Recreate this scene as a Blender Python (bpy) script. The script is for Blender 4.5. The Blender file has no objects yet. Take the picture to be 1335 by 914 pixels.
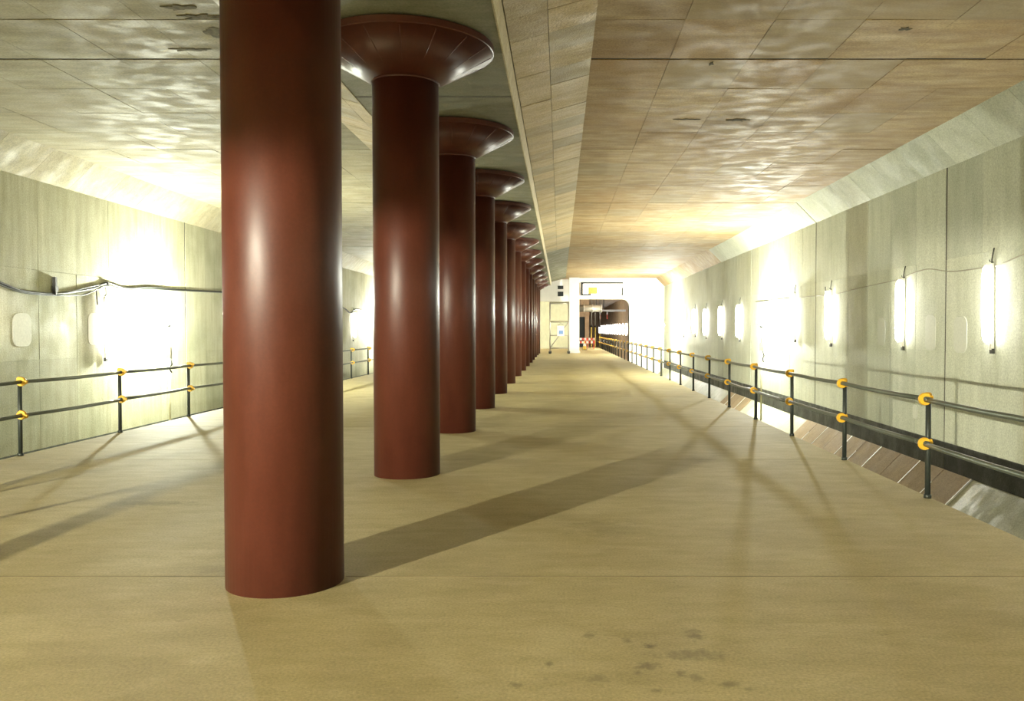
import bpy, math, random
from math import pi, sin, cos, radians
from mathutils import Vector

random.seed(7)
H = 1.5                       # camera height above the platform; plan lengths below are in units of H
scene = bpy.context.scene
C = scene.collection

# ------------------------------------------------------------------ camera
F_PX = 1100.0
cam_d = bpy.data.cameras.new('camera')
cam_d.sensor_width = 36.0
cam_d.lens = F_PX / 1335.0 * 36.0
cam_d.shift_x = -62.5 / 1335.0
cam_d.clip_start = 0.05
cam_d.clip_end = 500
cam = bpy.data.objects.new('camera', cam_d)
cam.location = (0, 0, H)
cam.rotation_euler = (radians(90 - 1.4), 0, 0)
C.objects.link(cam)
scene.camera = cam

# ------------------------------------------------------------------ world / exposure
w = bpy.data.worlds.new('world')
scene.world = w
w.use_nodes = True
w.node_tree.nodes['Background'].inputs[0].default_value = (0.5, 0.5, 0.45, 1)
w.node_tree.nodes['Background'].inputs[1].default_value = 0.0
scene.view_settings.view_transform = 'Standard'
scene.view_settings.look = 'None'
scene.view_settings.gamma = 1.0
scene.view_settings.use_curve_mapping = False
scene.view_settings.exposure = 0.85
scene.cycles.max_bounces = 6
scene.cycles.diffuse_bounces = 4
scene.cycles.glossy_bounces = 3
scene.cycles.sample_clamp_indirect = 8.0
scene.cycles.use_denoising = True

TUBE_STRENGTH = 18.0
FLOOD_STRENGTH = 2800.0        # tall floodlight by the left wall
FLOOD_WEAK = 2500.0            # the other floodlights
HOOD_STRENGTH = 1300000.0       # small halogen capsule under the visor

# ------------------------------------------------------------------ materials
def new_mat(name):
    m = bpy.data.materials.new(name)
    m.use_nodes = True
    nt = m.node_tree
    return m, nt, nt.nodes['Principled BSDF']

def N(nt, kind, **kw):
    n = nt.nodes.new(kind)
    for k, v in kw.items():
        if k.startswith('i_'):
            n.inputs[k[2:].replace('_', ' ')].default_value = v
        else:
            setattr(n, k, v)
    return n

def ramp(nt, fac, stops):
    r = nt.nodes.new('ShaderNodeValToRGB')
    while len(r.color_ramp.elements) < len(stops):
        r.color_ramp.elements.new(0.5)
    for e, (p, c) in zip(r.color_ramp.elements, stops):
        e.position = p
        e.color = c if len(c) == 4 else (*c, 1)
    nt.links.new(fac, r.inputs[0])
    return r.outputs[0]

def mix(nt, fac, a, b, mode='MIX'):
    m = nt.nodes.new('ShaderNodeMix')
    m.data_type = 'RGBA'
    m.blend_type = mode
    m.clamp_factor = True
    for sock, v in ((m.inputs[0], fac), (m.inputs[6], a), (m.inputs[7], b)):
        if hasattr(v, 'is_output'):
            nt.links.new(v, sock)
        elif isinstance(v, (int, float)):
            sock.default_value = v
        else:
            sock.default_value = v if len(v) == 4 else (*v, 1)
    return m.outputs[2]

def math_n(nt, op, a, b=None):
    m = nt.nodes.new('ShaderNodeMath')
    m.operation = op
    for i, v in enumerate((a, b)):
        if v is None:
            continue
        if hasattr(v, 'is_output'):
            nt.links.new(v, m.inputs[i])
        else:
            m.inputs[i].default_value = v
    return m.outputs[0]

def world_noise(nt, scale, detail=6, rough=0.6, vec_scale=(1, 1, 1), offs=(0, 0, 0)):
    g = nt.nodes.new('ShaderNodeNewGeometry')
    mp = nt.nodes.new('ShaderNodeMapping')
    mp.inputs['Scale'].default_value = vec_scale
    mp.inputs['Location'].default_value = offs
    nt.links.new(g.outputs['Position'], mp.inputs['Vector'])
    n = nt.nodes.new('ShaderNodeTexNoise')
    n.inputs['Scale'].default_value = scale
    n.inputs['Detail'].default_value = detail
    n.inputs['Roughness'].default_value = rough
    nt.links.new(mp.outputs[0], n.inputs['Vector'])
    return n.outputs['Fac']

def concrete(name, base, dark, stain, streak=(1, 1, 1), stain_amt=0.6, rough=(0.45, 0.8), var=0.25,
             patch=None, bump=0.25, blotch=0.5):
    m, nt, b = new_mat(name)
    n1 = world_noise(nt, blotch, 4, 0.6)
    n2 = world_noise(nt, 2.2, 5, 0.65, streak, (3, 7, 1))
    n3 = world_noise(nt, 40, 2, 0.6)
    col = mix(nt, ramp(nt, n2, [(0.32, (0, 0, 0)), (0.68, (1, 1, 1))]), dark, base)
    col = mix(nt, math_n(nt, 'MULTIPLY', ramp(nt, n1, [(0.45, (0, 0, 0)), (0.7, (1, 1, 1))]), stain_amt), col, stain)
    col = mix(nt, 0.35, col, ramp(nt, n3, [(0.3, (0.35, 0.35, 0.35)), (0.7, (0.95, 0.95, 0.95))]), 'OVERLAY')
    oi = nt.nodes.new('ShaderNodeObjectInfo')
    rr = oi.outputs['Random']
    v = ramp(nt, rr, [(0.0, (1 - var,) * 3), (0.12, (1 - var * 0.9, 1 - var * 0.85, 1 - var * 0.8)),
                      (0.16, (1 - var * 0.25,) * 3), (0.6, (1, 1, 1)), (1.0, (1 + var * 0.3, 1 + var * 0.25, 1 + var * 0.2))])
    col = mix(nt, 1.0, col, v, 'MULTIPLY')
    if patch is not None:
        rr2 = math_n(nt, 'FRACT', math_n(nt, 'MULTIPLY', rr, 17.3))
        col = mix(nt, math_n(nt, 'MULTIPLY', math_n(nt, 'LESS_THAN', rr2, 0.14), 0.5), col, patch)
    nt.links.new(col, b.inputs['Base Color'])
    n4 = world_noise(nt, 2.2, 4, 0.65, (1, 1.3, 1), (11, 2, 5))
    rg = nt.nodes.new('ShaderNodeMapRange')
    rg.inputs[1].default_value = 0.38
    rg.inputs[2].default_value = 0.6
    rg.inputs[3].default_value = rough[0]
    rg.inputs[4].default_value = rough[1]
    nt.links.new(n4, rg.inputs[0])
    nt.links.new(rg.outputs[0], b.inputs['Roughness'])
    b.inputs['Specular IOR Level'].default_value = 0.38
    bp = nt.nodes.new('ShaderNodeBump')
    bp.inputs['Strength'].default_value = bump
    bp.inputs['Distance'].default_value = 0.02
    nt.links.new(n3, bp.inputs['Height'])
    nt.links.new(bp.outputs[0], b.inputs['Normal'])
    return m

def plain(name, col, rough=0.5, metal=0.0, var=0.12, scale=14):
    m, nt, b = new_mat(name)
    n = world_noise(nt, scale, 5, 0.6)
    lo = tuple(c * (1 - var) for c in col)
    hi = tuple(min(1, c * (1 + var)) for c in col)
    nt.links.new(ramp(nt, n, [(0.3, lo), (0.7, hi)]), b.inputs['Base Color'])
    b.inputs['Roughness'].default_value = rough
    b.inputs['Metallic'].default_value = metal
    return m

def glow(name, col, strength):
    m, nt, b = new_mat(name)
    b.inputs['Base Color'].default_value = (0.9, 0.9, 0.9, 1)
    b.inputs['Emission Color'].default_value = (*col, 1)
    b.inputs['Emission Strength'].default_value = strength
    m.cycles.emission_sampling = 'FRONT_BACK'
    return m

M = {}
M['wall'] = concrete('wall_concrete', (0.50, 0.52, 0.42), (0.42, 0.44, 0.34), (0.36, 0.38, 0.28), (2.5, 2.5, 0.4),
                     0.5, (0.66, 0.88), 0.14)
M['wall_l'] = concrete('wall_concrete_stained', (0.40, 0.385, 0.28), (0.30, 0.29, 0.195), (0.21, 0.22, 0.135), (2.8, 2.8, 0.3),
                       0.65, (0.68, 0.88), 0.12, blotch=0.6)
M['ceil'] = concrete('ceiling_concrete', (0.45, 0.35, 0.195), (0.27, 0.185, 0.09), (0.29, 0.18, 0.07), (0.5, 2.2, 2.2),
                     0.75, (0.58, 0.85), 0.12, patch=(0.32, 0.27, 0.17), blotch=0.42, bump=0.05)
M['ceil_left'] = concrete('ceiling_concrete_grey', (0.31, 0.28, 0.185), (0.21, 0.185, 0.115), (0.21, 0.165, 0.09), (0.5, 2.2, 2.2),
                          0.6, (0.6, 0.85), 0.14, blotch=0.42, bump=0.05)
M['beam'] = concrete('beam_concrete', (0.47, 0.395, 0.25), (0.35, 0.275, 0.155), (0.35, 0.265, 0.14), (0.6, 2.6, 1.2),
                     0.5, (0.5, 0.8), 0.2, patch=(0.26, 0.24, 0.17))
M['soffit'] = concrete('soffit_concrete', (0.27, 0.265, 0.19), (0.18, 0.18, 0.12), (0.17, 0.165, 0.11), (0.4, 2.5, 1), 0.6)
M['strip'] = concrete('pale_strip_concrete', (0.52, 0.46, 0.31), (0.42, 0.36, 0.23), (0.40, 0.34, 0.22), (2, 2, 2), 0.4)
M['floorjoint'] = plain('floor_joint_filler', (0.29, 0.24, 0.115), 0.9, var=.35, scale=3)
M['joint'] = plain('dark_joint_filler', (0.06, 0.05, 0.04), 0.9)
M['band'] = concrete('dark_band_concrete', (0.075, 0.078, 0.062), (0.05, 0.052, 0.042), (0.045, 0.05, 0.04), (2, 2, 2), 0.5)
M['shadepanel'] = concrete('haunch_shade_brown', (0.35, 0.265, 0.15), (0.27, 0.20, 0.11), (0.25, 0.19, 0.105), (1, 3, 3), 0.5, (0.8, 0.95), var=0.12)  # brown stands in for shade on the right lower haunch
M['white'] = plain('light_sliver_white', (0.9, 0.9, 0.86), 0.5, var=0.05)  # white stands in for slivers of light on the haunch
M['whitewall'] = plain('white_painted_wall', (0.85, 0.86, 0.83), 0.6, var=0.04, scale=3)
M['trough'] = concrete('trough_concrete', (0.42, 0.44, 0.33), (0.32, 0.33, 0.24), (0.28, 0.3, 0.2), (1, 1, 1), 0.5)
M['brownfar'] = concrete('far_brown_concrete', (0.52, 0.37, 0.24), (0.38, 0.26, 0.16), (0.34, 0.25, 0.15), (1, 1, 1), 0.6)
M['greenwall'] = concrete('far_green_wall', (0.48, 0.50, 0.36), (0.40, 0.42, 0.30), (0.36, 0.40, 0.28), (2, 2, 1), 0.4)
M['patchpaint'] = plain('pale_mortar_patch', (0.53, 0.545, 0.46), 0.7, var=0.08, scale=25)
M['patchdull'] = plain('dull_mortar_patch', (0.47, 0.455, 0.36), 0.7, var=0.1, scale=25)
M['post'] = plain('dark_green_steel', (0.028, 0.035, 0.03), 0.45, 0.3, scale=30)
M['rail'] = plain('grey_green_pipe', (0.10, 0.115, 0.09), 0.4, 0.5, scale=30)
M['clamp'] = plain('yellow_clamp', (0.75, 0.43, 0.03), 0.5, scale=40)
M['cable'] = plain('black_cable', (0.02, 0.022, 0.018), 0.6)
M['cablepale'] = plain('grey_cable', (0.30, 0.28, 0.2), 0.6)
M['galv'] = plain('galvanised_steel', (0.40, 0.38, 0.32), 0.45, 0.5, scale=20)
M['housing'] = plain('lamp_housing', (0.62, 0.61, 0.54), 0.5)
M['darkmetal'] = plain('dark_metal', (0.05, 0.05, 0.045), 0.5, 0.4)
M['red'] = plain('red_paint', (0.6, 0.07, 0.04), 0.5)
M['signwhite'] = plain('sign_white', (0.8, 0.82, 0.85), 0.5)
M['signblue'] = plain('sign_blue', (0.2, 0.35, 0.68), 0.5)
M['yellow'] = plain('yellow_paint', (0.75, 0.55, 0.12), 0.5)
M['darkhole'] = plain('dark_opening', (0.02, 0.025, 0.025), 0.7)
M['plank'] = plain('scaffold_plank', (0.35, 0.33, 0.2), 0.8)
M['tube'] = glow('fluorescent_glow', (1.0, 0.97, 0.90), TUBE_STRENGTH)
M['bulb'] = glow('flood_bulb_glow', (0.95, 1.0, 0.84), FLOOD_STRENGTH)
M['bulb_weak'] = glow('flood_bulb_glow_weak', (0.98, 1.0, 0.88), FLOOD_WEAK)
M['bulb_hood'] = glow('hooded_bulb_glow', (1.0, 0.94, 0.74), HOOD_STRENGTH)
M['softlight'] = glow('lit_room_panel', (1.0, 0.95, 0.82), 4.0)

def column_paint():
    m, nt, b = new_mat('red_oxide_paint')
    n = world_noise(nt, 3.0, 6, 0.65, (1.5, 1.5, 0.35))
    n2 = world_noise(nt, 60, 3, 0.6)
    c = ramp(nt, n, [(0.3, (0.052, 0.0125, 0.0066)), (0.7, (0.074, 0.0188, 0.0096))])
    c = mix(nt, 0.2, c, ramp(nt, n2, [(0.3, (0.3, 0.3, 0.3)), (0.7, (0.8, 0.8, 0.8))]), 'OVERLAY')
    nt.links.new(c, b.inputs['Base Color'])
    rg = nt.nodes.new('ShaderNodeMapRange')
    rg.inputs[1].default_value = 0.3
    rg.inputs[2].default_value = 0.7
    rg.inputs[3].default_value = 0.36
    rg.inputs[4].default_value = 0.50
    nt.links.new(n, rg.inputs[0])
    nt.links.new(rg.outputs[0], b.inputs['Roughness'])
    b.inputs['Specular IOR Level'].default_value = 0.38
    return m
M['column'] = column_paint()

def floor_mat():
    m, nt, b = new_mat('platform_concrete')
    n1 = world_noise(nt, 0.7, 6, 0.6)
    n2 = world_noise(nt, 3.5, 5, 0.7, (0.6, 1.6, 1), (4, 1, 0))
    n3 = world_noise(nt, 70, 2, 0.6)
    col = mix(nt, ramp(nt, n2, [(0.3, (0, 0, 0)), (0.65, (1, 1, 1))]), (0.38, 0.32, 0.15), (0.49, 0.42, 0.215))
    col = mix(nt, math_n(nt, 'MULTIPLY', ramp(nt, n1, [(0.48, (0, 0, 0)), (0.72, (1, 1, 1))]), 0.6), col, (0.33, 0.27, 0.13))
    n5 = world_noise(nt, 1.6, 4, 0.7, (0.7, 1.3, 1), (9, 3, 0))
    col = mix(nt, math_n(nt, 'MULTIPLY', ramp(nt, n5, [(0.52, (0, 0, 0)), (0.66, (1, 1, 1))]), 0.35), col, (0.58, 0.51, 0.29))
    n6 = world_noise(nt, 14, 3, 0.75, (1, 1, 1), (2, 5, 0))
    col = mix(nt, math_n(nt, 'MULTIPLY', ramp(nt, n6, [(0.60, (0, 0, 0)), (0.72, (1, 1, 1))]), 0.35), col, (0.25, 0.2, 0.1))
    col = mix(nt, 0.4, col, ramp(nt, n3, [(0.25, (0.3, 0.3, 0.3)), (0.75, (0.9, 0.9, 0.9))]), 'OVERLAY')
    # dark drip stains and dirty puddle marks that lie on the slab (x, y, half-length x, half-length y)
    g = nt.nodes.new('ShaderNodeNewGeometry')
    wob = world_noise(nt, 13, 4, 0.75)
    total = None
    for (x, y, ax, ay, s) in STAINS:
        mp = nt.nodes.new('ShaderNodeMapping')
        mp.vector_type = 'POINT'
        mp.inputs['Location'].default_value = (-x / ax, -y / ay, 0)
        mp.inputs['Scale'].default_value = (1 / ax, 1 / ay, 0)
        nt.links.new(g.outputs['Position'], mp.inputs['Vector'])
        vl = nt.nodes.new('ShaderNodeVectorMath')
        vl.operation = 'LENGTH'
        nt.links.new(mp.outputs[0], vl.inputs[0])
        d = math_n(nt, 'ADD', vl.outputs['Value'], math_n(nt, 'MULTIPLY', math_n(nt, 'SUBTRACT', wob, 0.5), 3.2))
        mr = nt.nodes.new('ShaderNodeMapRange')
        mr.inputs[1].default_value = 1.1
        mr.inputs[2].default_value = 0.3
        mr.inputs[3].default_value = 0.0
        mr.inputs[4].default_value = s
        nt.links.new(d, mr.inputs[0])
        total = mr.outputs[0] if total is None else math_n(nt, 'MAXIMUM', total, mr.outputs[0])
    col = mix(nt, total, col, (0.14, 0.115, 0.06))
    nt.links.new(col, b.inputs['Base Color'])
    b.inputs['Roughness'].default_value = 0.72
    bp = nt.nodes.new('ShaderNodeBump')
    bp.inputs['Strength'].default_value = 0.09
    bp.inputs['Distance'].default_value = 0.008
    nt.links.new(n3, bp.inputs['Height'])
    nt.links.new(bp.outputs[0], b.inputs['Normal'])
    return m

def fl(px, py):                 # photograph pixel on the platform floor -> plan point (metres)
    d = F_PX * H / (py - 430.0)
    return ((px - 730.0) / F_PX * d, d)
STAINS = []
for px, py, ax, ay, s in ((769, 831, .035, .05, .5), (818, 838, .03, .04, .55), (847, 845, .035, .035, .8), (906, 830, .05, .09, .6),
                          (905, 857, .18, .07, .5), (845, 872, .06, .05, .6), (888, 882, .025, .05, .5), (833, 882, .025, .03, .5),
                          (953, 896, .05, .04, .55), (780, 888, .06, .05, .35), (910, 888, .03, .04, .45), (715, 870, .02, .03, .5),
                          (672, 898, .03, .03, .5), (855, 905, .03, .02, .4), (980, 903, .03, .03, .4), (712, 890, .02, .02, .5),
                          (200, 657, .35, .12, .38), (790, 690, .3, .3, .22), (300, 745, .25, .12, .2)):
    x, y = fl(px, py)
    STAINS.append((x, y, ax, ay, s))
M['floor'] = floor_mat()

# ------------------------------------------------------------------ mesh helpers
class MB:
    def __init__(self):
        self.v, self.f, self.smooth = [], [], []
    def add(self, vs, fs, smooth=False):
        o = len(self.v)
        self.v += [tuple(p) for p in vs]
        self.f += [tuple(i + o for i in f) for f in fs]
        self.smooth += [smooth] * len(fs)
        return self
    def box(self, a, b):
        x0, y0, z0 = a
        x1, y1, z1 = b
        vs = [(x0, y0, z0), (x1, y0, z0), (x1, y1, z0), (x0, y1, z0), (x0, y0, z1), (x1, y0, z1), (x1, y1, z1), (x0, y1, z1)]
        return self.add(vs, [(0, 3, 2, 1), (4, 5, 6, 7), (0, 1, 5, 4), (1, 2, 6, 5), (2, 3, 7, 6), (3, 0, 4, 7)])
    def prism_y(self, prof, y0, y1):
        n = len(prof)
        ar = sum(prof[i][0] * prof[(i + 1) % n][1] - prof[(i + 1) % n][0] * prof[i][1] for i in range(n))
        if ar < 0:
            prof = prof[::-1]
        vs = [(x, y0, z) for x, z in prof] + [(x, y1, z) for x, z in prof]
        fs = [tuple(range(n)), tuple(range(2 * n - 1, n - 1, -1))]
        for i in range(n):
            j = (i + 1) % n
            fs.append((i, i + n, j + n, j))
        return self.add(vs, fs)
    def lathe(self, prof, seg=32, c=(0, 0, 0), caps=True, sharp=False):
        if sharp:
            for k in range(len(prof) - 1):
                self.lathe(prof[k:k + 2], seg, c, False)
            return self
        vs, fs = [], []
        for r, z in prof:
            for k in range(seg):
                a = 2 * pi * k / seg
                vs.append((c[0] + r * cos(a), c[1] + r * sin(a), c[2] + z))
        n = len(prof)
        for i in range(n - 1):
            for k in range(seg):
                k2 = (k + 1) % seg
                fs.append((i * seg + k, i * seg + k2, (i + 1) * seg + k2, (i + 1) * seg + k))
        self.add(vs, fs, True)
        if caps:
            o = len(self.v) - len(vs)
            self.f += [tuple(o + k for k in range(seg - 1, -1, -1)), tuple(o + (n - 1) * seg + k for k in range(seg))]
            self.smooth += [False, False]
        return self
    def tube(self, pts, r, seg=8, caps=True):
        pts = [Vector(p) for p in pts]
        vs, fs = [], []
        n = len(pts)
        up = None
        for i, p in enumerate(pts):
            t = (pts[min(i + 1, n - 1)] - pts[max(i - 1, 0)]).normalized()
            if up is None:
                up = Vector((0, 0, 1)) if abs(t.z) < 0.9 else Vector((1, 0, 0))
            u = t.cross(up).normalized()
            v = u.cross(t).normalized()
            for k in range(seg):
                a = 2 * pi * k / seg
                vs.append(p + u * (r * cos(a)) + v * (r * sin(a)))
        for i in range(n - 1):
            for k in range(seg):
                k2 = (k + 1) % seg
                fs.append((i * seg + k, (i + 1) * seg + k, (i + 1) * seg + k2, i * seg + k2))
        self.add(vs, fs, True)
        if caps:
            o = len(self.v) - len(vs)
            self.f += [tuple(o + k for k in range(seg)), tuple(o + (n - 1) * seg + k for k in range(seg - 1, -1, -1))]
            self.smooth += [False, False]
        return self
    def mesh(self, name, mat):
        me = bpy.data.meshes.new(name)
        me.from_pydata(self.v, [], self.f)
        me.polygons.foreach_set('use_smooth', self.smooth)
        me.materials.append(mat)
        me.update()
        return me
    def build(self, name, mat, parent=None, loc=None):
        return link(name, self.mesh(name, mat), parent, loc)

def link(name, me, parent=None, loc=None):
    o = bpy.data.objects.new(name, me)
    C.objects.link(o)
    if parent is not None:
        o.parent = parent
    if loc is not None:
        o.location = loc
    return o

def tag(o, label, cat=None, group=None, kind=None):
    o['label'] = label
    if cat:
        o['category'] = cat
    if group:
        o['group'] = group
    if kind:
        o['kind'] = kind
    return o

def empty(name, loc=(0, 0, 0)):
    o = bpy.data.objects.new(name, None)
    o.empty_display_size = 0.2
    o.location = loc
    C.objects.link(o)
    return o

def copy_tree(src, parent=None):
    c = src.copy()
    C.objects.link(c)
    c.parent = parent
    for ch in list(src.children):
        copy_tree(ch, c)
    return c

# ------------------------------------------------------------------ plan dimensions (metres)
CX = -1.06 * H                 # centre line of the station = column row
WR, WL = CX + 5.63 * H, CX - 5.63 * H
ER, EL = CX + 3.268 * H, CX - 3.245 * H
ZC = 3.273 * H                 # bay ceiling
ZHB = 2.912 * H                # bottom of upper haunch
HW = 0.36 * H
ZS = 2.95 * H                  # beam soffit
SB = 0.66 * H                  # soffit half-width
BU = 3.0986 * H                # top of the small vertical beam face
BO = 1.318 * H                 # beam haunch reaches the bay ceiling here
ZB1, ZB0 = -0.33 * H, -0.654 * H   # dark band on the wall
LH = 0.62 * H                  # lower haunch
ZT = ZB0 - LH                  # trough floor
Y0, Y1, Y2 = -11 * H, 37 * H, 100 * H
TH = 0.35

# ------------------------------------------------------------------ setting: shell
def strct(o, label, cat):
    return tag(o, label, cat, kind='structure')

def add_panel(parent, name, mesh, centre, rot=(0, 0, 0)):
    o = link(name, mesh, parent, centre)
    o.rotation_euler = rot
    return o

# floor: core + cast slabs as pieces
FLOOR_END = 49 * H
floor = MB().box((EL + .02, Y0, ZT), (ER - .02, FLOOR_END, -0.09)).build('floor', M['joint'])
strct(floor, 'yellowish concrete platform floor with cast slabs and drip stains', 'floor')
joints = [Y0, -9.0 * H, -5.9 * H, -2.8 * H, 0.3 * H, 3.4 * H, 6.5 * H, 8.7 * H, 12.6 * H, 15.7 * H, 18.8 * H, 21.9 * H, 25 * H, 28.1 * H, 32.2 * H, 37 * H, 43 * H, FLOOR_END]
for a, b in zip(joints[:-1], joints[1:]):
    MB().box((EL, a + .004, -0.25), (ER, b - .004, 0)).build('slab', M['floor'], floor)
    MB().box((EL + .01, b - .008, -0.2), (ER - .01, b + .008, .0008)).build('joint', M['floorjoint'], floor)

# walls
def wall_shell(side):
    xw = WR if side > 0 else WL
    w_ = MB().box((min(xw, xw + side * TH), Y0, ZT - TH), (max(xw, xw + side * TH), Y1, ZC + TH))
    return w_
wall_r = wall_shell(1).build('wall_right', M['wall'])
strct(wall_r, 'greenish grey concrete side wall on the right with formwork panels', 'wall')
wall_l = wall_shell(-1).build('wall_left', M['wall_l'])
strct(wall_l, 'greenish grey concrete side wall on the left with water stains', 'wall')
PT = 0.012                     # panels stand this proud
def wall_panels(wall, side, majors, lo, hi):
    xw = WR if side > 0 else WL
    rows = 3
    wmat = M['wall'] if side > 0 else M['wall_l']
    zb = ZB1 if side > 0 else -.53 * H
    rh = (ZHB - zb) / rows
    pw = (majors[1] - majors[0]) / 6
    me = MB().box((-.02, -pw / 2 + .004, -rh / 2 + .003), (.02, pw / 2 - .004, rh / 2 - .003)).mesh('panel', wmat)
    me_j = MB().box((-.021, -pw / 2 + .05, -rh / 2 + .003), (.021, pw / 2 - .004, rh / 2 - .003)).mesh('panel', wmat)
    for a in majors:
        for k in range(6):
            y = a + (k + .5) * pw
            if not lo <= y <= hi:
                continue
            for r in range(rows):
                o = add_panel(wall, 'panel', me_j if k == 0 else me,
                              (xw - side * (PT - .02 + random.uniform(-.003, .002)), y, zb + (r + .5) * rh),
                              (0, random.uniform(-.0012, .0012), random.uniform(-.0025, .0025)))
    for a in majors:
        if lo <= a <= hi:
            MB().box((min(xw, xw - side * .004), a - .004, zb), (max(xw, xw - side * .004), a + .046, ZHB)).build('joint', M['joint'], wall)
maj = [(-0.18 + 5.08 * k) * H for k in range(0, 8)]
wall_panels(wall_r, 1, maj, 2 * H, 25 * H)
wall_panels(wall_l, -1, maj, 4 * H, 32 * H)

# dark band along the wall foot
for side, xw in ((1, WR), (-1, WL)):
    nm = 'baseboard_right' if side > 0 else 'baseboard_left'
    o = empty(nm, (0, 0, ZB0))
    strct(o, 'dark band along the foot of the %s wall' % ('right' if side > 0 else 'left'), 'wall band')
    for a, b in zip(maj, maj[1:] + [Y1]):
        MB().box((min(xw, xw - side * .018), a + .006, 0), (max(xw, xw - side * .018), b - .006, (ZB1 if side > 0 else -.53 * H) - ZB0)).build('band_section', M['band'], o)

# lower haunch: shade painted as brown panels, light slivers as white strips; trough floors
for side, xw, xe in ((1, WR, ER), (-1, WL, EL)):
    nm = 'right' if side > 0 else 'left'
    hz = MB().prism_y([(xw, ZB0), (xw, ZT), (xw - side * LH, ZT)], Y0, Y1).build('trim_1' if side > 0 else 'trim_2', M['trough'])
    strct(hz, 'sloping haunch at the foot of the %s wall' % nm, 'haunch')
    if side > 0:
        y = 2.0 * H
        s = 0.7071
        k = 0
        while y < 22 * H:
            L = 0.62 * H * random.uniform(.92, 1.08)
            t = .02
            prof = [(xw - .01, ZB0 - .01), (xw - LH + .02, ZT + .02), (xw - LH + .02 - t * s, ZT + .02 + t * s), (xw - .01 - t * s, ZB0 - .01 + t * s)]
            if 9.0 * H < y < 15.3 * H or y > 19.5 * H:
                MB().prism_y(prof, y + .01, y + L - .01).build('shade_panel', M['shadepanel'], hz)
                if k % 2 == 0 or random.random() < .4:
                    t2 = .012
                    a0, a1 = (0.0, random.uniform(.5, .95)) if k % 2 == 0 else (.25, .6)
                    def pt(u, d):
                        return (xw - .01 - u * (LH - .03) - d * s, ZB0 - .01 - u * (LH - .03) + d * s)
                    MB().prism_y([pt(a0, 0), pt(a1, 0), pt(a1, t + .006), pt(a0, t + .006)], y - .014, y + .012).build('light_sliver', M['white'], hz)
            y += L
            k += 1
    tf = MB().box((min(xe, xw), Y0, ZT - TH), (max(xe, xw), Y2, ZT)).build('floor_trough_%s' % nm, M['trough'])
    strct(tf, 'concrete track bed sunk below the platform on the %s' % nm, 'track bed')

# ceiling : right bay, left bay, beam
def bay(side, mat, name, label):
    xw = WR if side > 0 else WL
    X = lambda d: CX + side * d
    half = 5.63 * H
    prof = [(X(BO), ZC), (X(half - HW), ZC), (X(half), ZHB), (X(half), ZC + TH), (X(BO), ZC + TH)]
    o = MB().prism_y(prof, Y0, Y1).build(name, mat)
    strct(o, label, 'ceiling')
    rows_y0 = 7.1 * H - 18 * 0.884 * H
    n = 6
    cw = (half - HW - BO) / n
    ph = 0.884 * H
    def pm(gap):
        return MB().box((-cw / 2 + .003, -ph / 2 + gap, -.02), (cw / 2 - .003, ph / 2 - .003, .02)).mesh('panel', mat)
    me, mj = pm(.003), pm(.06)
    hl = HW * math.sqrt(2)
    meh = MB().box((-hl / 2 + .004, -ph / 2 + .003, -.02), (hl / 2 - .004, ph / 2 - .003, .02)).mesh('panel', M['wall'] if side > 0 else M['ceil_left'])
    mehj = MB().box((-hl / 2 + .004, -ph / 2 + .05, -.02), (hl / 2 - .004, ph / 2 - .003, .02)).mesh('panel', M['wall'] if side > 0 else M['ceil_left'])
    for r in range(0, 46):
        yc = rows_y0 + (r + .5) * ph
        if yc < 1.0 * H or yc > 23.5 * H:
            continue
        major = (r % 9 == 0)
        for c in range(n):
            add_panel(o, 'panel', mj if major else me, (X(BO + (c + .5) * cw), yc, ZC + .02 - .010 - random.uniform(0, .006)),
                      (random.uniform(-.003, .003), random.uniform(-.003, .003), 0))
        add_panel(o, 'panel', mehj if major else meh, (X(half - HW / 2) + side * .006, yc, ZHB + HW / 2 + .006),
                  (0, side * radians(45), 0))
    for k in range(6):
        yj = 7.1 * H + k * 7.956 * H
        MB().box((min(X(BO), X(half - HW)), yj + .002, ZC - .003), (max(X(BO), X(half - HW)), yj + .058, ZC + .01)).build('joint', M['joint'], o)
    return o
bay(1, M['ceil'], 'ceiling', 'ochre stained concrete ceiling of the bay right of the columns')
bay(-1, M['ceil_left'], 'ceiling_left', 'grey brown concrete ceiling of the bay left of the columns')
prof = [(CX - SB, ZS), (CX + SB, ZS), (CX + SB + .025 * H, BU), (CX + BO, ZC), (CX + BO, ZC + TH), (CX - BO, ZC + TH), (CX - BO, ZC), (CX - SB - .025 * H, BU)]
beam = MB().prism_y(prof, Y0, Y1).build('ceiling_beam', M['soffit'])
strct(beam, 'long concrete ceiling beam with sloping sides above the row of columns', 'beam')
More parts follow.
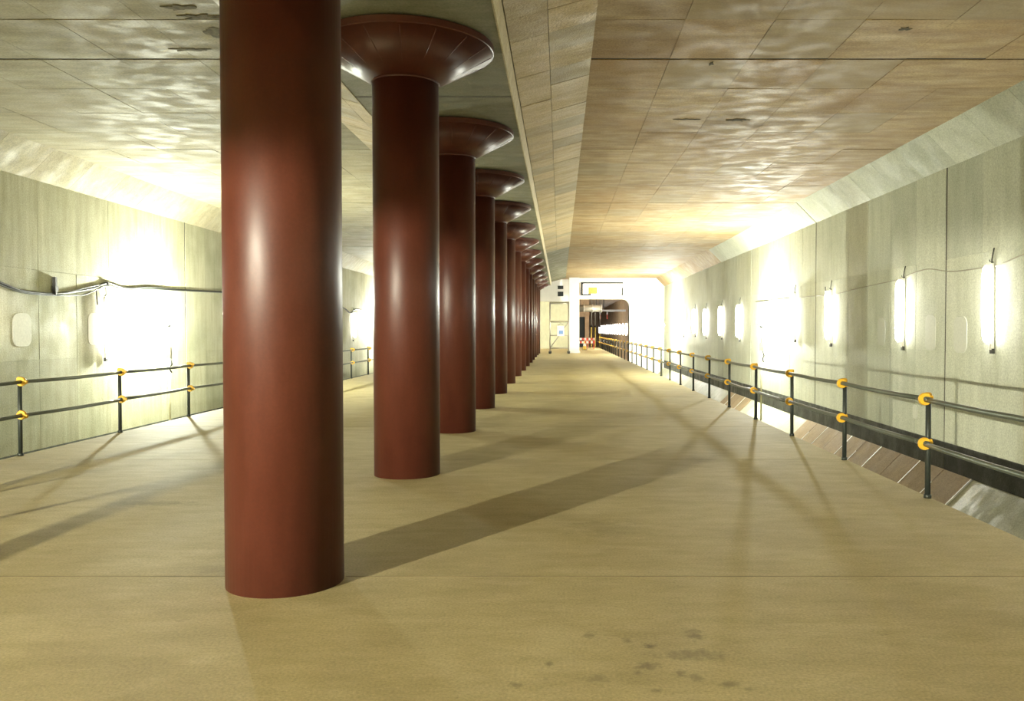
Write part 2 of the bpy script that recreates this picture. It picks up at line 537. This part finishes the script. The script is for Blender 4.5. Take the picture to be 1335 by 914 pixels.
for side in (1, -1):
    X = lambda d: CX + side * d
    # pale vertical face
    MB().prism_y([(X(SB - .01), ZS - .006), (X(SB + .006), ZS - .006), (X(SB + .025 * H + .006), BU + .003), (X(SB + .02), BU + .003)], Y0, Y1).build('edge_strip', M['strip'], beam)
    x0, x1 = SB + .03 * H, BO
    L = math.hypot(x1 - x0, ZC - BU)
    ang = math.atan2(ZC - BU, x1 - x0)
    ph = .442 * H
    split = (.0, .45, 1.0)
    ms = []
    for a, b in zip(split[:-1], split[1:]):
        hw = (b - a) * L / 2
        ms.append((MB().box((-hw + .003, -ph / 2 + .002, -.02), (hw - .003, ph / 2 - .002, .02)).mesh('panel', M['beam']), (a + b) / 2))
    for r in range(0, 50):
        yc = 7.1 * H + (r - 14 + .5) * ph
        if yc < 1 * H:
            continue
        for me, u in ms:
            d = x0 + u * (x1 - x0)
            z = BU + u * (ZC - BU)
            add_panel(beam, 'panel', me, (X(d - .008 * sin(ang) * -1), yc + random.uniform(-.002, .002), z + .02 - .010 - random.uniform(0, .006)), (0, -side * ang, 0))
    for k in range(5):
        yj = 7.1 * H + k * 7.956 * H
for k in range(5):
    yj = 7.1 * H + k * 7.956 * H
    MB().box((CX - SB, yj, ZS - .003), (CX + SB, yj + .03, ZS + .01)).build('joint', M['joint'], beam)

# spalled dark spots in the ceilings (photograph x, y, half sizes in metres)
def spall(parent, px, py, ax, ay, seed):
    rnd = random.Random(seed)
    d = (ZC - H) * F_PX / (430 - py)
    n = 18
    vs = []
    ks = [rnd.uniform(.25, 1.0) for _ in range(n)]
    for z, f in ((.02, 1.0), (-.012, .97)):
        vs += [(ax * f * ks[k] * cos(2 * pi * k / n), ay * f * ks[k] * sin(2 * pi * k / n), z) for k in range(n)]
    fs = [tuple(range(2 * n - 1, n - 1, -1))] + [(k, n + k, n + (k + 1) % n, (k + 1) % n) for k in range(n)]
    MB().add(vs, fs).build('spall', M['spall'], parent, ((px - 730) / F_PX * d, d, ZC - .009))
M['spall'] = plain('rough_broken_concrete', (0.13, 0.115, 0.075), 0.95, var=.4, scale=20)
for k, (px, py, ax, ay) in enumerate(((238, 12, .22, .10), (265, 24, .30, .12), (282, 44, .16, .22), (254, 66, .30, .08))):
    spall(bpy.data.objects['ceiling_left'], px, py, ax, ay, k)
for k, (px, py, ax, ay) in enumerate(((1176, 39, .09, .07), (926, 84, .05, .09), (960, 157, .22, .1), (890, 156, .3, .05))):
    spall(bpy.data.objects['ceiling'], px, py, ax, ay, 20 + k)

# closing wall behind the photographer
strct(MB().box((WL - TH, Y0 - TH, ZT - TH), (WR + TH, Y0, ZC + TH)).build('wall_back', M['wall']), 'concrete closing wall behind the camera position', 'wall')

# ------------------------------------------------------------------ far end of the hall
# continuation beyond the white portal
o = MB().box((WR, Y1, ZT - TH), (WR + TH, Y2, ZC + TH)).build('wall_far_right', M['brownfar'])
strct(o, 'brownish side wall of the tunnel continuing beyond the white portal', 'wall')
o = MB().box((WL - TH, Y1, ZT - TH), (WL, Y2, ZC + TH)).build('wall_far_left', M['brownfar'])
strct(o, 'left side wall of the tunnel beyond the last column', 'wall')
o = MB().box((WL - TH, Y1, ZC), (WR + TH, Y2, ZC + TH)).build('ceiling_far', M['brownfar'])
strct(o, 'ceiling of the brown tunnel section beyond the white portal', 'ceiling')
o = MB().box((WL - TH, Y2, ZT - TH), (WR + TH, Y2 + TH, ZC + TH)).build('wall_far_end', M['brownfar'])
strct(o, 'far closing wall at the very end of the tunnel', 'wall')

# white portal wall
px_ = lambda p, d: (p - 730) / F_PX * d
pz_ = lambda p, d: H + (430 - p) / F_PX * d
D = Y1
portal = empty('wall_portal', (0, D, 0))
strct(portal, 'white portal wall at the end of the right bay with rounded opening', 'wall')
xa, xb, xc_ = px_(757, D), px_(820, D), WR
za = pz_(390, D)
rr = .3 * H
arc = [(xb - rr + rr * sin(t), za - rr + rr * cos(t)) for t in [i * pi / 16 for i in range(9)]]
MB().prism_y([(xb, ZT)] + arc[::-1] + [(xb - rr, za + .02), (xb + .02, za + .02), (xb + .02, ZT)], D, D + .5).build('rounded_jamb', M['whitewall'], portal).location = (0, -D, 0)
MB().box((xb, 0, ZT), (xc_, .5, ZHB)).build('side_panel', M['whitewall'], portal)
MB().prism_y([(xb, ZHB), (xc_, ZHB), (xc_ - HW, ZC), (xb, ZC)], 0, .5).build('side_panel', M['whitewall'], portal)
zw0, zw1 = pz_(385, D), pz_(368, D)
xw1 = px_(812, D)
MB().box((px_(755, D), 0, za), (xb, .5, zw0)).build('header_panel', M['whitewall'], portal)
MB().box((px_(755, D), 0, zw1), (xb, .5, ZC)).build('header_panel', M['whitewall'], portal)
MB().box((xw1, 0, zw0), (xb, .5, zw1)).build('header_panel', M['whitewall'], portal)
# lit opening in the header
win = empty('window_1', (xa, D, zw0))
strct(win, 'wide lit opening with a dark frame in the white portal header', 'window')
Wd, Wh = xw1 - xa, zw1 - zw0
MB().box((0, .3, 0), (Wd, .34, Wh)).build('pane', M['softlight'], win)
for a, b in (((0, -.02, Wh - .1), (Wd, .2, Wh)), ((0, -.02, 0), (.16, .2, Wh)), ((0, -.02, 0), (Wd * .25, .2, .09)), ((Wd - .1, -.02, 0), (Wd, .2, Wh * .6))):
    MB().box(a, b).build('window_frame', M['darkmetal'], win)
MB().box((.5, .1, .1), (1.1, .2, .55)).build('shutter', M['yellow'], win)

# white pillar and left header
pil = MB().box((px_(742, D), D - .66, 0), (px_(755, D), D - .04, ZC - .015)).box((px_(741, D), D - .7, 0), (px_(756, D), D - .02, .12)).build('white_pillar', M['whitewall'])
tag(pil, 'white square pillar beside the scaffold tower at the far end', 'pillar', kind='thing')
hdr = MB().box((CX - 2.2 * H, 0, 0), (px_(742, D), .5, ZC - pz_(392, D))).build('wall_header_left', M['whitewall'], None, (0, D + 1.5, pz_(392, D)))
strct(hdr, 'white beam above the scaffold tower at the far end', 'wall')
for p0, p1 in ((371, 375.5), (379, 385)):
    vent = MB().box((px_(727, D), -.06, 0), (px_(734.5, D), .0, pz_(p0, D) - pz_(p1, D))).build('louvre', M['darkhole'], hdr)
    vent.location = (0, -.001, pz_(p1, D) - pz_(392, D))
gw = MB().box((WL, 0, ZT), (px_(746, 45 * H), .4, ZC)).build('wall_far_green', M['greenwall'], None, (0, 45 * H, 0))
strct(gw, 'pale green wall behind the scaffold tower', 'wall')
# greenish side cheek, brown door wall
DW = 52 * H
dwx0, dwx1 = px_(744, DW), px_(768, DW)
dw = empty('wall_far_door', (0, DW, 0))
strct(dw, 'brown wall with a dark doorway at the far end of the platform', 'wall')
dx0, dx1, dz1 = px_(752, DW), px_(762.5, DW), pz_(413, DW)
MB().box((dwx0 - 1, 0, ZT), (dx0, .4, ZC)).box((dx0, 0, dz1), (dx1, .4, ZC)).box((dx1, 0, ZT), (dwx1, .4, ZC)).build('wall_panel', M['brownfar'], dw)
o = MB().box((0, 0, 0), (dx1 - dx0, .06, dz1 + .5)).box((.05, -.03, 1.0), (.12, 0, 1.15)).build('door_1', M['darkhole'], None, (dx0, DW + .25, -.5))
strct(o, 'dark doorway in the brown wall at the far end', 'door')
MB().box((EL, FLOOR_END, ZT), (ER, DW + .4, -.3)).build('floor_step', M['brownfar']).__setitem__('kind', 'structure')
bpy.data.objects['floor_step']['label'] = 'low brown ground beyond the end of the platform'
bpy.data.objects['floor_step']['category'] = 'floor'
# big pale duct, with supports
DD = 47 * H
dct = empty('ventilation_duct', (px_(750, DD), DD, pz_(406.5, DD)))
tag(dct, 'pale horizontal duct hung across the brown opening at the far end', 'duct')
dl = px_(784, DD) - px_(750, DD)
r_ = (pz_(397.5, DD) - pz_(406.5, DD)) / 2
MB().tube([(0, 0, r_), (dl, 0, r_)], r_, 20).build('duct_pipe', M['galv'], dct)
for k in range(4):
    MB().tube([(dl * k / 3 - .03, 0, r_), (dl * k / 3 + .03, 0, r_)], r_ + .05, 20).build('flange', M['housing'], dct)
for k in (0.2, .8):
    MB().box((dl * k - .02, -.02, r_), (dl * k + .02, .02, ZC - pz_(406.5, DD))).build('hanger', M['darkmetal'], dct)

# ------------------------------------------------------------------ columns
R = 0.2257 * H
RC = 0.60 * H
ZN = 2.685 * H
ZR = 2.895 * H
def make_column():
    c = empty('steel_column')
    MB().lathe([(R, -.02), (R, ZN + .01)], 64).build('shaft', M['column'], c)
    cap = MB().lathe([(R, ZN), (RC, ZR)], 64).build('capital', M['column'], c)
    MB().lathe([(R + .006, 0), (R + .012, .012), (R + .006, .024)], 64, (0, 0, ZN - .012), False).build('weld_bead', M['column'], cap)
    for k in range(16):
        a = 2 * pi * (k + .3) / 16
        p0 = Vector((R * cos(a), R * sin(a), ZN + .01))
        p1 = Vector(((RC - .02) * cos(a), (RC - .02) * sin(a), ZR - .01))
        MB().tube([p0, p1], .007, 5).build('seam', M['column'], cap)
    MB().lathe([(RC, ZR - .002), (RC + .008, ZR + .006), (RC + .008, ZS - .015), (RC - .02, ZS - .006)], 64, sharp=True).build('rim_plate', M['column'], c)
    g = MB()
    seg = 64
    vs, fs = [], []
    rnd = random.Random(3)
    outer = [R + .006 + .022 * rnd.random() for _ in range(seg)]
    for i, (rf, z) in enumerate(((0, .0012), (.35, .001), (1, .0004))):
        for k in range(seg):
            a = 2 * pi * k / seg
            rad = R - .005 + (outer[k] - R + .005) * rf
            vs.append((rad * cos(a), rad * sin(a), z))
    for i in range(2):
        for k in range(seg):
            k2 = (k + 1) % seg
            fs.append((i * seg + k, (i + 1) * seg + k, (i + 1) * seg + k2, i * seg + k2))
    g.add(vs, fs, True)
    g.build('grout_ring', M['floor'], c)
    return c
col0 = make_column()
ordn = ['first', 'second', 'third', 'fourth', 'fifth', 'sixth', 'seventh', 'eighth', 'ninth', 'tenth', 'eleventh', 'twelfth', 'thirteenth', 'fourteenth']
for i in range(14):
    c = col0 if i == 0 else copy_tree(col0)
    c.location = (CX - (.032 * H if i == 0 else 0), (3.339 + 2.497 * i) * H, 0)
    c.rotation_euler = (0, 0, radians(90 * (i % 4)))
    if i == 0:
        lab = 'nearest red brown steel column, thickest in view, its capital out of frame'
    elif i == 1:
        lab = 'second red brown steel column from the front with full flared capital'
    elif i == 13:
        lab = 'last red brown steel column of the row, before the white portal'
    else:
        lab = '%s red brown steel column counted from the front of the row' % ordn[i]
    tag(c, lab, 'column', 'red brown columns in a row', 'thing')

# ------------------------------------------------------------------ railings
RTOP, RMID = 0.592 * H, 0.328 * H
clamp_me = None
def railing(side, name, label, xs, first, pitch, count):
    root = empty(name, (xs, 0, 0))
    tag(root, label, 'railing', 'platform edge railings')
    post = MB().tube([(0, 0, 0), (0, 0, RTOP + .045)], .0243, 10).lathe([(.034, 0), (.034, .03), (.026, .035)], 10).mesh('post', M['post'])
    cl = MB().lathe([(.0225, -.022), (.052, -.022), (.056, -.012), (.056, .012), (.052, .022), (.0225, .022)], 14, sharp=True).box((.03, -.02, -.016), (.07, .02, .016)).mesh('clamp', M['clamp'])
    xo = -side * .052
    for k in range(count):
        y = first + k * pitch
        p = link('post', post, root, (0, y, 0))
        p.rotation_euler = (random.uniform(-.006, .006), random.uniform(-.006, .006), 0)
        for z in (RTOP, RMID):
            c = link('clamp', cl, root, (xo, y - .045, z))
            c.rotation_euler = (radians(90), radians(random.uniform(-25, 25)), 0)
        # top clamp jaw on the post head
        MBp = link('clamp_jaw', jaw_me, root, (xo * .1, y, RTOP + .03))
        MBp.rotation_euler = (0, 0, random.uniform(-.3, .3))
    # rail pipes, two bays long, lapping slightly out of line
    k = -1
    while k < count:
        ya, yb = first + k * pitch - .12, first + (k + 2) * pitch + .12
        for nm, z in (('top_rail', RTOP), ('mid_rail', RMID)):
            dz = random.uniform(-.006, .006)
            n = 8
            pts = [(xo + random.uniform(-.002, .002), ya + (yb - ya) * t / n, z + dz - .012 * sin(pi * ((t / n * 2) % 1.0))) for t in range(n + 1)]
            MB().tube(pts, .0225, 10).build(nm, M['rail'], root)
        k += 2
    return root
jaw_me = MB().lathe([(.03, -.02), (.034, .012), (.02, .026)], 10).box((-.01, -.042, -.01), (.01, .042, .01)).mesh('clamp_jaw', M['clamp'])
railing(1, 'railing', 'pipe railing with yellow clamps along the right platform edge', ER - .03, 5.0 * H - 5 * 1.47 * H, 1.47 * H, 34)
railing(-1, 'railing', 'pipe railing with yellow clamps along the left platform edge', EL + .03, 6.68 * H - 8 * 1.52 * H, 1.52 * H, 29)

# ------------------------------------------------------------------ fluorescent wall lamps
def make_lamp():
    root = empty('fluorescent_lamp')
    MB().box((-.022, -.03, -.72), (.022, .03, .64)).build('housing', M['housing'], root)
    MB().lathe([(.02, -.60), (.045, -.57), (.062, -.45), (.066, -.2), (.066, .2), (.062, .45), (.045, .57), (.02, .60)], 14, (.09, 0, 0)).build('tube', M['tube'], root)  # tube swollen and tapered, the lamp's halo put into its shape
    for s in (-1, 1):
        MB().box((.0, -.022, s * .615 - .016), (.11, .022, s * .615 + .016)).build('socket', M['housing'], root)
    MB().box((-.025, -.035, -.78), (.02, .035, -.70)).build('end_cap', M['darkmetal'], root)
    MB().tube([(0, 0, .64), (.01, .02, .70), (.0, .035, .80), (-.02, .03, .88)], .009, 6).build('lead', M['cable'], root)
    MB().tube([(-.03, 0, .66), (.03, 0, .67), (.04, 0, .70)], .007, 6).build('hook', M['darkmetal'], root)
    return root
lamp0 = make_lamp()
lamp_used = False
dl_ = lambda px, xw: (xw - (.15 if xw > 0 else -.15)) / ((px - 730) / F_PX) / H
right_l = [(dl_(p, WR), z) for p, z in ((1285, .27), (1171, .25), (1078, .24), (1032, .28), (961, .22), (938, .25), (918, .24), (904, .28), (889, .25), (879, .22))]
right_lab = ['nearest bright fluorescent lamp on the right wall, by the frame edge', 'second fluorescent lamp on the right wall, before the shadow strip',
             'third fluorescent lamp on the right wall, with a bent hook above it', 'fourth fluorescent lamp on the right wall, beside the floodlight glow',
             'fifth fluorescent lamp on the right wall, just past the floodlight', 'sixth fluorescent lamp from the front on the right wall',
             'seventh fluorescent lamp from the front on the right wall', 'eighth fluorescent lamp from the front on the right wall',
             'ninth fluorescent lamp from the front on the right wall', 'last fluorescent lamp on the right wall before the white portal']
left_l = [(dl_(-12, WL), .12), (dl_(143, WL), .06), (17.6, .1), (20.1, .1), (22.6, .1), (dl_(463, WL), .15), (32.0, .1)]
left_lab = ['fluorescent lamp on the left wall at the frame edge', 'fluorescent lamp on the left wall below the sagging black cable',
            'fluorescent lamp on the left wall hidden behind the nearest column', 'fluorescent lamp on the left wall beyond the floodlight, behind the column',
            'fluorescent lamp on the left wall at the edge of the column gap', 'fluorescent lamp on the left wall seen between the first two columns',
            'farthest fluorescent lamp on the left wall behind the columns']
def put_lamp(side, d, dz, label, group, xw, rot=0.0):
    global lamp_used
    o = copy_tree(lamp0) if lamp_used else lamp0
    lamp_used = True
    o.location = (xw - side * .06, d * H, H + dz * H)
    o.rotation_euler = (rot, 0, pi if side > 0 else 0)
    tag(o, label, 'lamp', group)
for (d, dz), lab in zip(right_l, right_lab):
    put_lamp(1, d, dz, lab, 'fluorescent lamps on the right wall', WR, random.uniform(-.03, .03))
for (d, dz), lab in zip(left_l, left_lab):
    put_lamp(-1, d, dz, lab, 'fluorescent lamps on the left wall', WL, random.uniform(-.03, .03))
put_lamp(1, 6.68, .26, 'nearer of two paired fluorescent lamps on the right wall outside the frame', 'fluorescent lamps on the right wall', WR)
put_lamp(1, 6.85, .26, 'farther of two paired fluorescent lamps on the right wall outside the frame', 'fluorescent lamps on the right wall', WR)
for d, lab in ((7.2, 'fluorescent lamp on the left wall just outside the frame'),):
    put_lamp(-1, d, .1, lab, 'fluorescent lamps on the left wall', WL)
for k in range(20):
    put_lamp(1, 39 + k * 3.0, .05, 'tiny fluorescent lamp in the glowing row beyond the white portal', 'lamps beyond the portal', WR)

# ------------------------------------------------------------------ floodlights on stands
def make_flood(hood=False):
    root = empty('floodlight_stand')
    zl = (1.2 * H if hood else 1.18 * H) - ZT        # bulb height above the trough floor
    MB().tube([(0, 0, .05), (0, 0, zl - .75)], .028, 10).build('pole', M['plank'], root)
    MB().box((-.28, -.28, 0), (.28, .28, .05)).build('base', M['galv'], root)
    MB().tube([(0, 0, zl - .8), (0, 0, zl - .16)], .018, 8).build('upper_pole', M['galv'], root)
    MB().box((-.05, -.045, zl - .95), (.05, .045, zl - .68)).build('ballast_box', M['galv'], root)
    MB().tube([(.03, -.02, zl - .95), (.08, -.03, zl - 1.1), (.02, -.05, zl - 1.2), (.07, -.03, zl - 1.3)], .02, 6).build('coiled_lead', M['cable'], root)
    MB().lathe([(.03, zl - .2), (.05, zl - .17), (.05, zl - .10)], 16).build('socket', M['darkmetal'], root)
    br = .016 if hood else .12
    prof = [(br * sin(t), zl - br * cos(t)) for t in [pi * i / 10 for i in range(11)]]
    prof[0] = (.006, prof[0][1]); prof[-1] = (.003, prof[-1][1])
    MB().lathe(prof, 16).build('bulb', M['bulb_hood'] if hood else M['bulb'], root)
    if hood:
        # long flat visor added to keep light off column tops, back plate behind
        MB().prism_y([(-.25, zl + .07), (1.15, zl + .056), (1.15, zl + .071), (-.25, zl + .085)], -1.1, 1.1).build('added_visor', M['galv'], root)
        MB().box((-.27, -.6, zl - .25), (-.25, .6, zl + .075)).build('added_visor_back_plate', M['galv'], root)
        MB().tube([(-.2, 0, zl - .16), (-.2, 0, zl + .06)], .015, 6).build('added_visor_bracket', M['darkmetal'], root)
        MB().tube([(0, 0, zl - .12), (0, 0, zl - .03)], .012, 8).build('bulb_neck', M['darkmetal'], root)
    return root
f0 = make_flood()
f0.location = (-6.3 * H, 13.6 * H, ZT)
tag(f0, 'glaring floodlight on a stand by the left wall, behind the railing', 'floodlight', 'floodlights on stands')
def weak_flood(x, y, label):
    f = copy_tree(f0)
    for ch in f.children:
        if ch.name.startswith('bulb'):
            ch.data = weak_bulb
    f.location = (x, y, ZT)
    tag(f, label, 'floodlight', 'floodlights on stands')
    return f
weak_bulb = [c for c in f0.children if c.name.startswith('bulb')][0].data.copy()
weak_bulb.materials[0] = M['bulb_weak']
weak_flood(4.3 * H, 18 * H, 'glaring floodlight on a stand by the right wall, amid the lamps')
weak_flood(WL + .6, 30.5 * H, 'floodlight on a stand in the left trough, far behind the columns')
weak_flood(4.0 * H, 33.0 * H, 'farthest floodlight in the right trough, before the white portal')
weak_flood(4.2 * H, 44 * H, 'added floodlight in the right trough hidden behind the white portal')  # added out of view to brighten the portal interior
weak_flood(-2.0 * H, 62 * H, 'added unseen floodlight far down the brown tunnel behind the doorway wall')  # unseen extra light for the far brown side wall
weak_flood(WL + 1.5, 41 * H, 'added unseen floodlight in the left trough beyond the last column')  # added behind the columns to light the green wall
f4 = make_flood(True)
f4.location = (WL + .95, -4.7 * H, ZT)
f4.rotation_euler = (0, 0, radians(55))
tag(f4, 'tall floodlight with an added flat visor at the left, behind the viewpoint', 'floodlight', 'floodlights on stands')

# ------------------------------------------------------------------ wall details
def rounded_patch(w_, h_, r=.05, n=5):
    pts = []
    for cx_, cz_, a0 in ((w_ / 2 - r, h_ / 2 - r, 0), (-w_ / 2 + r, h_ / 2 - r, 90), (-w_ / 2 + r, -h_ / 2 + r, 180), (w_ / 2 - r, -h_ / 2 + r, 270)):
        for i in range(n):
            a = radians(a0 + 90 * i / (n - 1))
            pts.append((cx_ + r * cos(a), cz_ + r * sin(a)))
    return pts
def wall_patch(wall, side, px, y0, y1, wpx):
    xw = WR if side > 0 else WL
    d = xw / ((px - 730) / F_PX)
    zc_ = H + (430 - (y0 + y1) / 2) / F_PX * d
    hh = (y1 - y0) / F_PX * d
    d2 = xw / ((px + wpx - 730) / F_PX)
    ww = abs(d2 - d)
    pts = rounded_patch(ww, hh, min(ww, hh) * .3)
    n = len(pts)
    vs = [(0, a, b) for a, b in pts] + [(-side * .012, a * .97, b * .985) for a, b in pts]
    fs = [tuple(range(n, 2 * n)) if side < 0 else tuple(range(2 * n - 1, n - 1, -1))] + [((i, (i + 1) % n, n + (i + 1) % n, n + i) if side < 0 else (i, n + i, n + (i + 1) % n, (i + 1) % n)) for i in range(n)]
    MB().add(vs, fs).build('mortar_patch', M['patchpaint'] if side > 0 else M['patchdull'], wall, (xw - side * (PT - .002), d, zc_))
wall_patch(wall_r, 1, 1214, 410, 457, 14)
wall_patch(wall_r, 1, 1253, 412, 460, 18)
wall_patch(wall_r, 1, 1150, 414, 450, 10)
wall_patch(wall_r, 1, 1195, 528, 546, 6)
wall_patch(wall_l, -1, 28, 408, 452, 24)
wall_patch(wall_l, -1, 122, 408, 450, 16)

# sagging cable on the left wall (each point: photograph x, y on the wall plane)
def on_wall(side, px, py, off=.04):
    xw = (WR if side > 0 else WL) - side * off
    d = xw / ((px - 730) / F_PX)
    return (xw, d, H + (430 - py) / F_PX * d)
def spline(pts, n=6):
    out = []
    P = [Vector(p) for p in pts]
    P = [P[0]] + P + [P[-1]]
    for i in range(1, len(P) - 2):
        for k in range(n):
            t = k / n
            a, b, c, d = P[i - 1], P[i], P[i + 1], P[i + 2]
            out.append(.5 * ((2 * b) + (-a + c) * t + (2 * a - 5 * b + 4 * c - d) * t * t + (-a + 3 * b - 3 * c + d) * t ** 3))
    out.append(P[-2])
    return out
cb = empty('wall_cable', on_wall(-1, 70, 384))
tag(cb, 'thick black cable sagging along the left wall below a hook', 'cable')
def cab(name, pts, r, mat, root):
    o = Vector(root.location)
    MB().tube([p - o for p in spline(pts)], r, 7).build(name, mat, root)
cab('strand', [on_wall(-1, x, y) for x, y in ((-60, 345), (-20, 362), (0, 368), (25, 378), (50, 382), (73, 383), (100, 380), (125, 375), (141, 369), (165, 376), (196, 375), (235, 378), (300, 381), (380, 384))], .026, M['cable'], cb)
cab('strand', [on_wall(-1, x, y, .06) for x, y in ((-60, 349), (-10, 367), (30, 381), (73, 385), (98, 385), (112, 384), (128, 377), (141, 373), (170, 378), (197, 377), (240, 379), (330, 383))], .016, M['cable'], cb)
cab('strand', [on_wall(-1, x, y, .05) for x, y in ((86, 382), (110, 376), (128, 372), (142, 371))], .012, M['cable'], cb)
MB().box((-.02, -.03, -.05), (.04, .03, .30)).box((-.02, -.05, .02), (.05, .05, .12)).build('hook', M['darkmetal'], cb, Vector(on_wall(-1, 72, 381)) - Vector(cb.location))
MB().box((-.02, -.02, -.04), (.03, .02, .04)).box((-.02, -.06, .0), (.05, .0, .06)).build('clip', M['darkmetal'], cb, Vector(on_wall(-1, 141, 371)) - Vector(cb.location))
MB().tube([(.02, 0, 0), (.03, .01, -.2), (.05, .0, -.32)], .012, 6).build('loose_end', M['cable'], cb, Vector(on_wall(-1, 125, 378)) - Vector(cb.location))

cr = empty('wall_cable', on_wall(1, 1240, 352))
tag(cr, 'thin pale cable strung between the lamps on the right wall', 'cable')
cab('strand', [on_wall(1, x, y, .03) for x, y in ((1420, 300), (1335, 331), (1300, 346), (1286, 348), (1262, 352), (1236, 354), (1210, 351), (1190, 356), (1172, 364), (1140, 371), (1110, 378), (1085, 384), (1060, 386), (1030, 389), (985, 394))], .010, M['cablepale'], cr)
MB().tube([(0, 0, 0), (-.02, .02, .16), (-.05, .05, .2), (-.04, .1, .3)], .012, 6).build('bent_hook', M['darkmetal'], cr, Vector(on_wall(1, 1079, 389)) - Vector(cr.location))

# left gap: cable by the lamp between the columns
cg = empty('wall_cable', on_wall(-1, 463, 404))
tag(cg, 'thin dark cable above the lamp between the first two columns', 'cable')
cab('strand', [on_wall(-1, x, y, .03) for x, y in ((430, 396), (449, 402), (457, 408), (464, 403), (474, 406), (481, 413), (488, 410), (500, 404))], .03, M['cable'], cg)

# ------------------------------------------------------------------ scaffold tower and things at the far end
SD = 35.2 * H
sx0, sx1 = px_(717, SD), px_(741.5, SD)
sc = empty('scaffold_tower', ((sx0 + sx1) / 2, SD + .6, 0))
tag(sc, 'pale green rolling scaffold tower at the far end of the platform', 'scaffold')
hw, hd = (sx1 - sx0) / 2, .55
zt = pz_(394, SD)
for sx in (-1, 1):
    for sy in (-1, 1):
        MB().tube([(sx * hw, sy * hd, .15), (sx * hw, sy * hd, zt)], .04, 8).build('standard', M['galv'], sc)
        ft = MB().lathe([(.03, .0), (.09, .02), (.09, .14), (.05, .16)], 12, (sx * hw, sy * hd, 0)).build('castor', M['darkmetal'], sc)
for zz in (.35, 1.15, 2.0, zt - .05):
    for sy in (-1, 1):
        MB().tube([(-hw, sy * hd, zz), (hw, sy * hd, zz)], .03, 8).build('ledger', M['galv'], sc)
    for sx in (-1, 1):
        MB().tube([(sx * hw, -hd, zz), (sx * hw, hd, zz)], .03, 8).build('transom', M['galv'], sc)
for sy in (-1, 1):
    MB().tube([(-hw, sy * hd, .35), (hw, sy * hd, 2.0)], .025, 8).build('brace', M['galv'], sc)
for k in range(4):
    MB().box((-hw, -hd + .02 + k * .27, 2.02), (hw, -hd + .27 + k * .27, 2.07)).build('plank', M['plank'], sc)
for k in range(3):
    MB().box((-hw, -hd + .06 + k * .36, zt - .02), (hw, -hd + .36 + k * .36, zt + .04)).build('plank', M['plank'], sc)
bd = empty('notice_board', (px_(731, SD), SD - .02, pz_(438, SD)))
tag(bd, 'white notice board with a blue square hung on the scaffold tower', 'sign')
MB().box((-.22, -.02, 0), (.22, .02, .65)).build('board', M['signwhite'], bd)
MB().box((-.11, -.028, .12), (.15, -.02, .34)).build('blue_square', M['signblue'], bd)
MB().tube([(-.18, 0, .65), (0, 0, .8), (.18, 0, .65)], .01, 5).build('hanger', M['darkmetal'], bd)

# red and white barricades before the doorway
BD = 44 * H
def barricade(px, label, s=1.0):
    r = empty('barricade', (px_(px, BD), BD, 0))
    tag(r, label, 'barricade', 'red and white barricades at the far end')
    for sx in (-1, 1):
        for sy in (-1, 1):
            MB().tube([(sx * .25 * s, sy * .22, 0), (sx * .25 * s, sy * .02, .85)], .02, 6).build('leg', M['red'], r)
    for k, z in enumerate((.45, .7)):
        for q in range(4):
            MB().box((-.34 * s + q * .17 * s, -.16 + .12 * k, z), (-.34 * s + (q + 1) * .17 * s, -.13 + .12 * k, z + .17)).build('board_stripe', M['red'] if (q + k) % 2 else M['signwhite'], r)
barricade(747, 'red and white barricade nearest the white pillar')
barricade(758.5, 'red and white barricade in the middle, before the doorway')
barricade(770, 'red and white barricade farthest right, before the doorway')
tc = empty('traffic_cone', (px_(762, 42 * H), 42 * H, 0))
tag(tc, 'small traffic cone standing before the barricades at the far end', 'cone')
MB().box((-.18, -.18, 0), (.18, .18, .03)).build('base', M['darkmetal'], tc)
MB().lathe([(.14, .03), (.03, .7)], 16).build('cone_body', M['yellow'], tc)
MB().lathe([(.105, .3), (.075, .48)], 16).build('collar', M['signwhite'], tc)

# red and white rig hanging in the brown opening
rg = empty('pipe_hanger', (px_(787, 56 * H), 56 * H, pz_(416, 56 * H)))
tag(rg, 'red and white painted support frame hanging inside the brown opening', 'frame')
for sx in (-.35, .35):
    MB().box((sx - .06, -.06, 0), (sx + .06, .06, .45)).build('leg', M['red'], rg)
    MB().box((sx - .055, -.055, .45), (sx + .055, .055, .75)).build('leg_sleeve', M['signwhite'], rg)
MB().box((-.9, -.06, .75), (2.2, .06, .95)).build('crossbar', M['signwhite'], rg)
MB().box((-.04, -.04, .95), (.04, .04, ZC - pz_(416, 56 * H))).build('hanger', M['darkmetal'], rg)

# yellow scaffold standards beyond the portal
for k, px in enumerate((771, 776, 782)):
    dd = (50 + 2 * k) * H
    o = empty('shoring_post', (px_(px, dd), dd, -.3))
    tag(o, ['yellow shoring post nearest the dark doorway', 'yellow shoring post in the middle of three beyond the portal', 'yellow shoring post at the right of three beyond the portal'][k], 'post', 'yellow shoring posts')
    MB().tube([(0, 0, .03), (0, 0, 2.2)], .06, 10).build('lower_pipe', M['yellow'], o)
    MB().tube([(0, 0, 2.1), (0, 0, ZC + .28)], .045, 10).build('upper_pipe', M['galv'], o)
    MB().box((-.15, -.15, 0), (.15, .15, .03)).build('base_plate', M['galv'], o)
    MB().lathe([(.07, 2.05), (.11, 2.08), (.11, 2.16), (.07, 2.2)], 12).build('collar', M['darkmetal'], o)
